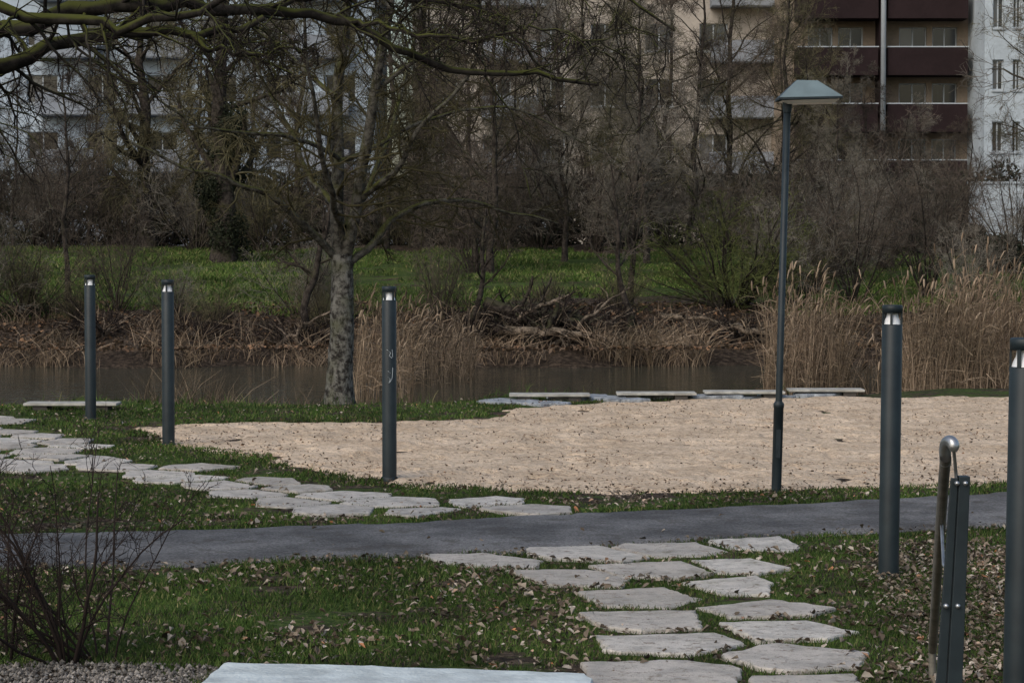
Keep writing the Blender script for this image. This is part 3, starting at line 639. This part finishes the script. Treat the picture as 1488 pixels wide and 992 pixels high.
wl=[(round(at(a,y0),3),round(at(b_,y0),3)) for a,b_ in ((1172,1208),(1216,1252),(1304,1344),(1352,1388))]
facade('balcony_block',X0,X1,y0,1.5,25,12,wl,[(round(z-.3,3),round(z+1.0,3)) for z in lev[1:]],M['wtan'],e,False)
bp=[];rl=[];fl=[]
for z in lev[1:]:
    for a,b_ in ((1158,1274),(1288,1404)):
        xa,xb_=at(a,110.4),at(b_,110.4)
        bp+=[boxp(xa,xb_,110.4,110.46,z-1.3,z-.05),boxp(xa,xa+.05,110.463,111.99,z-1.3,z-.05),boxp(xb_-.05,xb_,110.463,111.99,z-1.3,z-.05)]
        fl.append(boxp(xa+.053,xb_-.053,110.463,111.99,z-1.3,z-1.12)); rl.append(boxp(xa-.03,xb_+.03,110.38,110.48,z-.04,z+.01))
mkmesh('balcony_parapets',bp,[M['maroon']],False,e); mkmesh('balcony_rails',rl,[M['frame']],False,e); mkmesh('balcony_floors',fl,[M['maroon']],False,e)
pc=at(1281,110.3); mkmesh('downpipe',[lathe([(.001,7.2),(.12,7.2),(.12,24),(.001,24)],12,0,(pc,110.2))],[M['frame']],True,e)
mkmesh('partition',[boxp(at(1277,110.4),at(1285,110.4),110.5,111.98,1.5,24.5)],[M['maroon']],False,e)
e=empty('white_apartment_building')
xa=at(1428,108); facade('white_block',xa,xa+14,108,1.5,25,12,[(round(xa+a,3),round(xa+a+w,3)) for a,w in ((.35,.5),(1.25,.35),(2.6,1.2),(5.4,1.2),(8.2,1.2),(11,1.2))],rows,M['wwhite'],e)
xw=at(1408,98); mkmesh('white_garden_wall',[boxp(xw,xw+12,98,98.3,1.5,4.5),boxp(xw-.05,xw+12.05,97.95,98.35,4.503,4.6)],[M['wwhite']],False)
xw=at(-300,111); mkmesh('grey_garden_wall',[boxp(xw,at(700,111),111,111.3,1.5,3.4),boxp(xw-.05,at(700,111)+.05,110.95,111.35,3.403,3.5)],[M['wgrey']],False)

# ---------------------------------------------------------------- bollard lights
def bollard(px,py,tilt=(0,0),graf=False,H=1.78):
    p=G(px,py); e=empty('bollard_light',(p[0],p[1],0)); e.rotation_euler=(tilt[0],tilt[1],rng.uniform(0,.6)); R=.067
    mkmesh('post',[lathe([(R,-.05),(R,H-.130),(R-.002,H-.127),(R-.010,H-.126),(.0,H-.126)],40)],[M['slate']],True,e)
    mkmesh('base_collar',[lathe([(R+.010,-.05),(R+.010,.012),(R+.006,.018),(R+.001,.018)],40)],[M['slate']],True,e)
    mkmesh('reflector',[lathe([(R-.009,H-.125),(.052,H-.105),(.040,H-.080),(.036,H-.050)],32)],[M['reflector']],True,e)
    mkmesh('lens',[lathe([(R-.002,H-.126),(R-.002,H-.052)],40)],[M['lens']],True,e)
    mkmesh('cap',[lathe([(.0,H-.053),(R,H-.052),(R,H-.006),(R-.005,H),(0,H+.002)],40)],[M['slate']],True,e)
    sr=[]
    for a in (.4,1.8,2.9,4.05,5.4):
        c0,s0=cos(a),sin(a); n_=np.array([-s0,c0,0])*.008; q=np.array([c0,s0,0])
        V=np.array([q*(R-.010)-n_,q*R-n_,q*R+n_,q*(R-.010)+n_]); V=np.vstack([V+[0,0,H-.128],V+[0,0,H-.050]]); sr.append((V,boxp(0,1,0,1,0,1)[1],0))
    mkmesh('struts',sr,[M['slate']],False,e)
    if graf:
        st=[]
        for pts in ([(-.02,1.2),(.02,1.17),(.0,1.14),(.03,1.12)],[(-.01,1.0),(.03,.98),(-.02,.95),(.02,.93),(.0,.89)],[(.035,1.03),(.03,.93),(.01,.9)],[(.03,1.2),(.035,1.13)]):
            Q=resample([(a,-math.sqrt(R*R-a*a)-.001,z) for a,z in pts],10); st.append(tubes(Q[None],np.full((1,10),.0022),4))
        e.rotation_euler[2]=0; mkmesh('graffiti_scribble',st,[M['white']],True,e)
    return e
bollard(132,609); bollard(245,646); bollard(566,695,graf=True); bollard(1291,836,(0,.010)); bollard(1478,1083,(0,.012))
# ---------------------------------------------------------------- street lamp
p=G(1128,714); e=empty('street_lamp',(p[0],p[1],0)); e.rotation_euler=(0,.024,0)
HT=3.42
mkmesh('lower_pole',[lathe([(.044,-.05),(.044,.74),(.047,.742),(.047,.775),(.028,.80)],28)],[M['slate']],True,e)
mkmesh('upper_pole',[lathe([(.030,.79),(.030,HT),(0,HT)],24)],[M['slate']],True,e)
mkmesh('door',[boxp(-.02,.02,-.0465,-.041,.3,.55)],[M['slate']],False,e)
V=np.array([(-.09,-.17,HT),(.46,-.17,HT+.03),(.46,.17,HT+.03),(-.09,.17,HT),(-.09,-.17,HT+.02),(.46,-.17,HT+.045),(.46,.17,HT+.045),(-.09,.17,HT+.02),(.07,-.07,HT+.18),(.25,-.07,HT+.18),(.25,.07,HT+.18),(.07,.07,HT+.18)])
Fh=[(0,1,5,4),(1,2,6,5),(2,3,7,6),(3,0,4,7),(4,5,9,8),(5,6,10,9),(6,7,11,10),(7,4,8,11),(8,9,10,11)]
h=mkmesh('lamp_hood',[(V,Fh,0)],[M['hood']],False,e); h.data.materials.append(M['slate']); h.data.materials.append(M['steel'])
for f in h.data.polygons:
    if f.index in (0,3,7): f.material_index=1
    if f.index==5: f.material_index=2
mkmesh('diffuser',[(np.array([(-.06,-.15,HT-.004),(.44,-.15,HT+.022),(.44,.15,HT+.022),(-.06,.15,HT-.004),(.0,-.10,HT-.03),(.40,-.10,HT-.01),(.40,.10,HT-.01),(.0,.10,HT-.03)]),[(0,1,5,4),(1,2,6,5),(2,3,7,6),(3,0,4,7),(7,6,5,4)],0)],[M['diff']],False,e)
mkmesh('neck',[lathe([(.036,HT-.10),(.042,HT-.05),(.042,HT+.01)],20)],[M['slate']],True,e)

# ---------------------------------------------------------------- handrail with post
dr=9.5; e=empty('stair_handrail')
tl_,tr_=D(1383,692,dr),D(1410,692,dr); bl_,br_=D(1360,1010,dr),D(1398,1010,dr)
k_=(tl_[2]+.1)/(tl_[2]-bl_[2]); gl_=tl_+(bl_-tl_)*k_; gr_=tr_+(br_-tr_)*k_; gl_[2]=gr_[2]=-.1
def plate(a,b_,c,d,th):
    o=np.array([0,th,0]); V=np.array([d,c,c+o,d+o,a,b_,b_+o,a+o]); return (V,boxp(0,1,0,1,0,1)[1],0)
f=.42
pls=[plate(tl_+(tr_-tl_)*f,tr_,gr_,gl_+(gr_-gl_)*f,.055)]
off=np.array([0,.012,-.008]); pls.append(plate(tl_+off,tl_+(tr_-tl_)*(f-.03)+off,gl_+(gr_-gl_)*(f-.03)+off,gl_+off,.02))
o=mkmesh('flat_post',pls,[M['slate']],False,e); bv=o.modifiers.new('b','BEVEL'); bv.width=.003; bv.segments=2
bl=[]
for px_,py_ in ((1391,702),(1403,702),(1392,880),(1375,880)):
    c=D(px_,py_,dr-.004); Lt=lathe([(.0,-.008),(.008,-.007),(.010,0),(.010,.012)],14); V=Lt[0][:,[0,2,1]].copy(); V+=c; bl.append((V,Lt[1][:,::-1].copy(),0))
mkmesh('bolts',bl,[M['steel']],True,e)
def bez(pts,K): 
    P=resample(pts,K); 
    for _ in range(2): P[1:-1]=.25*P[:-2]+.5*P[1:-1]+.25*P[2:]
    return P
P=bez([D(1374,664,9.5),D(1371,700,9.75),D(1364,800,10.6),D(1355,944,12.0)],40)
mkmesh('rail_tube',[tubes(P[None],np.full((1,40),.022),16)],[M['brownsteel']],True,e)
P2=bez([D(1374,672,9.55),D(1373,655,9.5),D(1374,644,9.47),D(1380,639,9.44),D(1386,644,9.42),D(1386,656,9.42)],24)
R2=np.full((1,24),.0235); R2[0,-1]=.012; R2[0,-2]=.019
mkmesh('rail_end_bend',[tubes(P2[None],R2,16)],[M['steel']],True,e)
mkmesh('rail_bracket',[tubes(np.array([[D(1386,655,9.43),D(1388,675,9.49),D(1390,700,9.53)]]),np.full((1,3),.007),10),tubes(np.array([[D(1368,760,10.2),D(1371,820,10.0),D(1380,832,9.57)]]),np.full((1,3),.007),8)],[M['steel']],True,e)
q=D(1355,944,12.0); mkmesh('lower_rail_post',[lathe([(.019,-.1),(.019,q[2])],16,0,(q[0],q[1]))],[M['brownsteel']],True,e)

# ---------------------------------------------------------------- benches on the bank
def bench(pa,pb,py,z=.10,d=None):
    d=(CH-z)*F/(py-350); xa,xb_=at(pa,d),at(pb,d); e=empty('low_plank_bench')
    pl=[boxp(xa,xb_,d+i*.14,d+i*.14+.125,z-.035,z) for i in range(3)]
    o=mkmesh('seat',pl,[M['plank']],False,e); bv=o.modifiers.new('b','BEVEL'); bv.width=.006
    mkmesh('supports',[boxp(xa+.12,xa+.30,d+.03,d+.40,-.35,z-.038),boxp(xb_-.30,xb_-.12,d+.03,d+.40,-.35,z-.038)],[M['blockdark']],False,e)
bench(740,858,573); bench(897,1013,571); bench(1025,1142,569); bench(1148,1258,566); bench(32,168,586)
st=[]
for px_,py_,w,dd in [(735,584,.55,.4),(790,586,.5,.35),(845,580,.5,.4),(885,580,.45,.3),(960,578,.4,.3),(1040,578,.5,.3),(1075,578,.4,.25),(1185,575,.5,.3),(1125,577,.3,.2),(915,584,.4,.2)]:
    c=G(px_,py_)[:2]; k=7; an=np.arange(k)*2*pi/k+rng.uniform(-.25,.25,k); st.append(slabmesh(np.stack([c[0]+np.cos(an)*w*rng.uniform(.7,1,k),c[1]+np.sin(an)*dd*rng.uniform(.8,1.1,k)],-1),rng.uniform(.02,.06),.2,.02))
mkmesh('bank_stones',st,[M['bankstone']],False)

# ---------------------------------------------------------------- light, sky, camera
w=bpy.data.worlds.new('World'); S.world=w; w.use_nodes=True; nt=w.node_tree
sk=nt.nodes.new('ShaderNodeTexSky'); sk.sky_type='NISHITA'; sk.sun_disc=False; sk.sun_elevation=radians(40); sk.sun_rotation=radians(215); sk.air_density=1.2; sk.dust_density=3
nt.links.new(sk.outputs[0],nt.nodes['Background'].inputs[0]); nt.nodes['Background'].inputs[1].default_value=.15
sl=bpy.data.lights.new('sun','SUN'); sl.energy=1.05; sl.angle=radians(45); sl.color=(1,.97,.92); so=bpy.data.objects.new('sun',sl); S.collection.objects.link(so)
az=radians(215); el=radians(40); dv=Vector((sin(az)*cos(el),cos(az)*cos(el),sin(el))); so.rotation_euler=dv.to_track_quat('Z','Y').to_euler(); so.location=(-10,-10,20)
cam=bpy.data.cameras.new('camera'); co=bpy.data.objects.new('camera',cam); S.collection.objects.link(co); co.location=(0,0,CH); co.rotation_euler=(pi/2-PA,0,0); cam.lens=85; cam.sensor_width=36; cam.clip_end=2000; cam.clip_start=.1; S.camera=co
S.view_settings.view_transform='Standard'; S.view_settings.look='None'; S.view_settings.exposure=0; S.view_settings.gamma=1
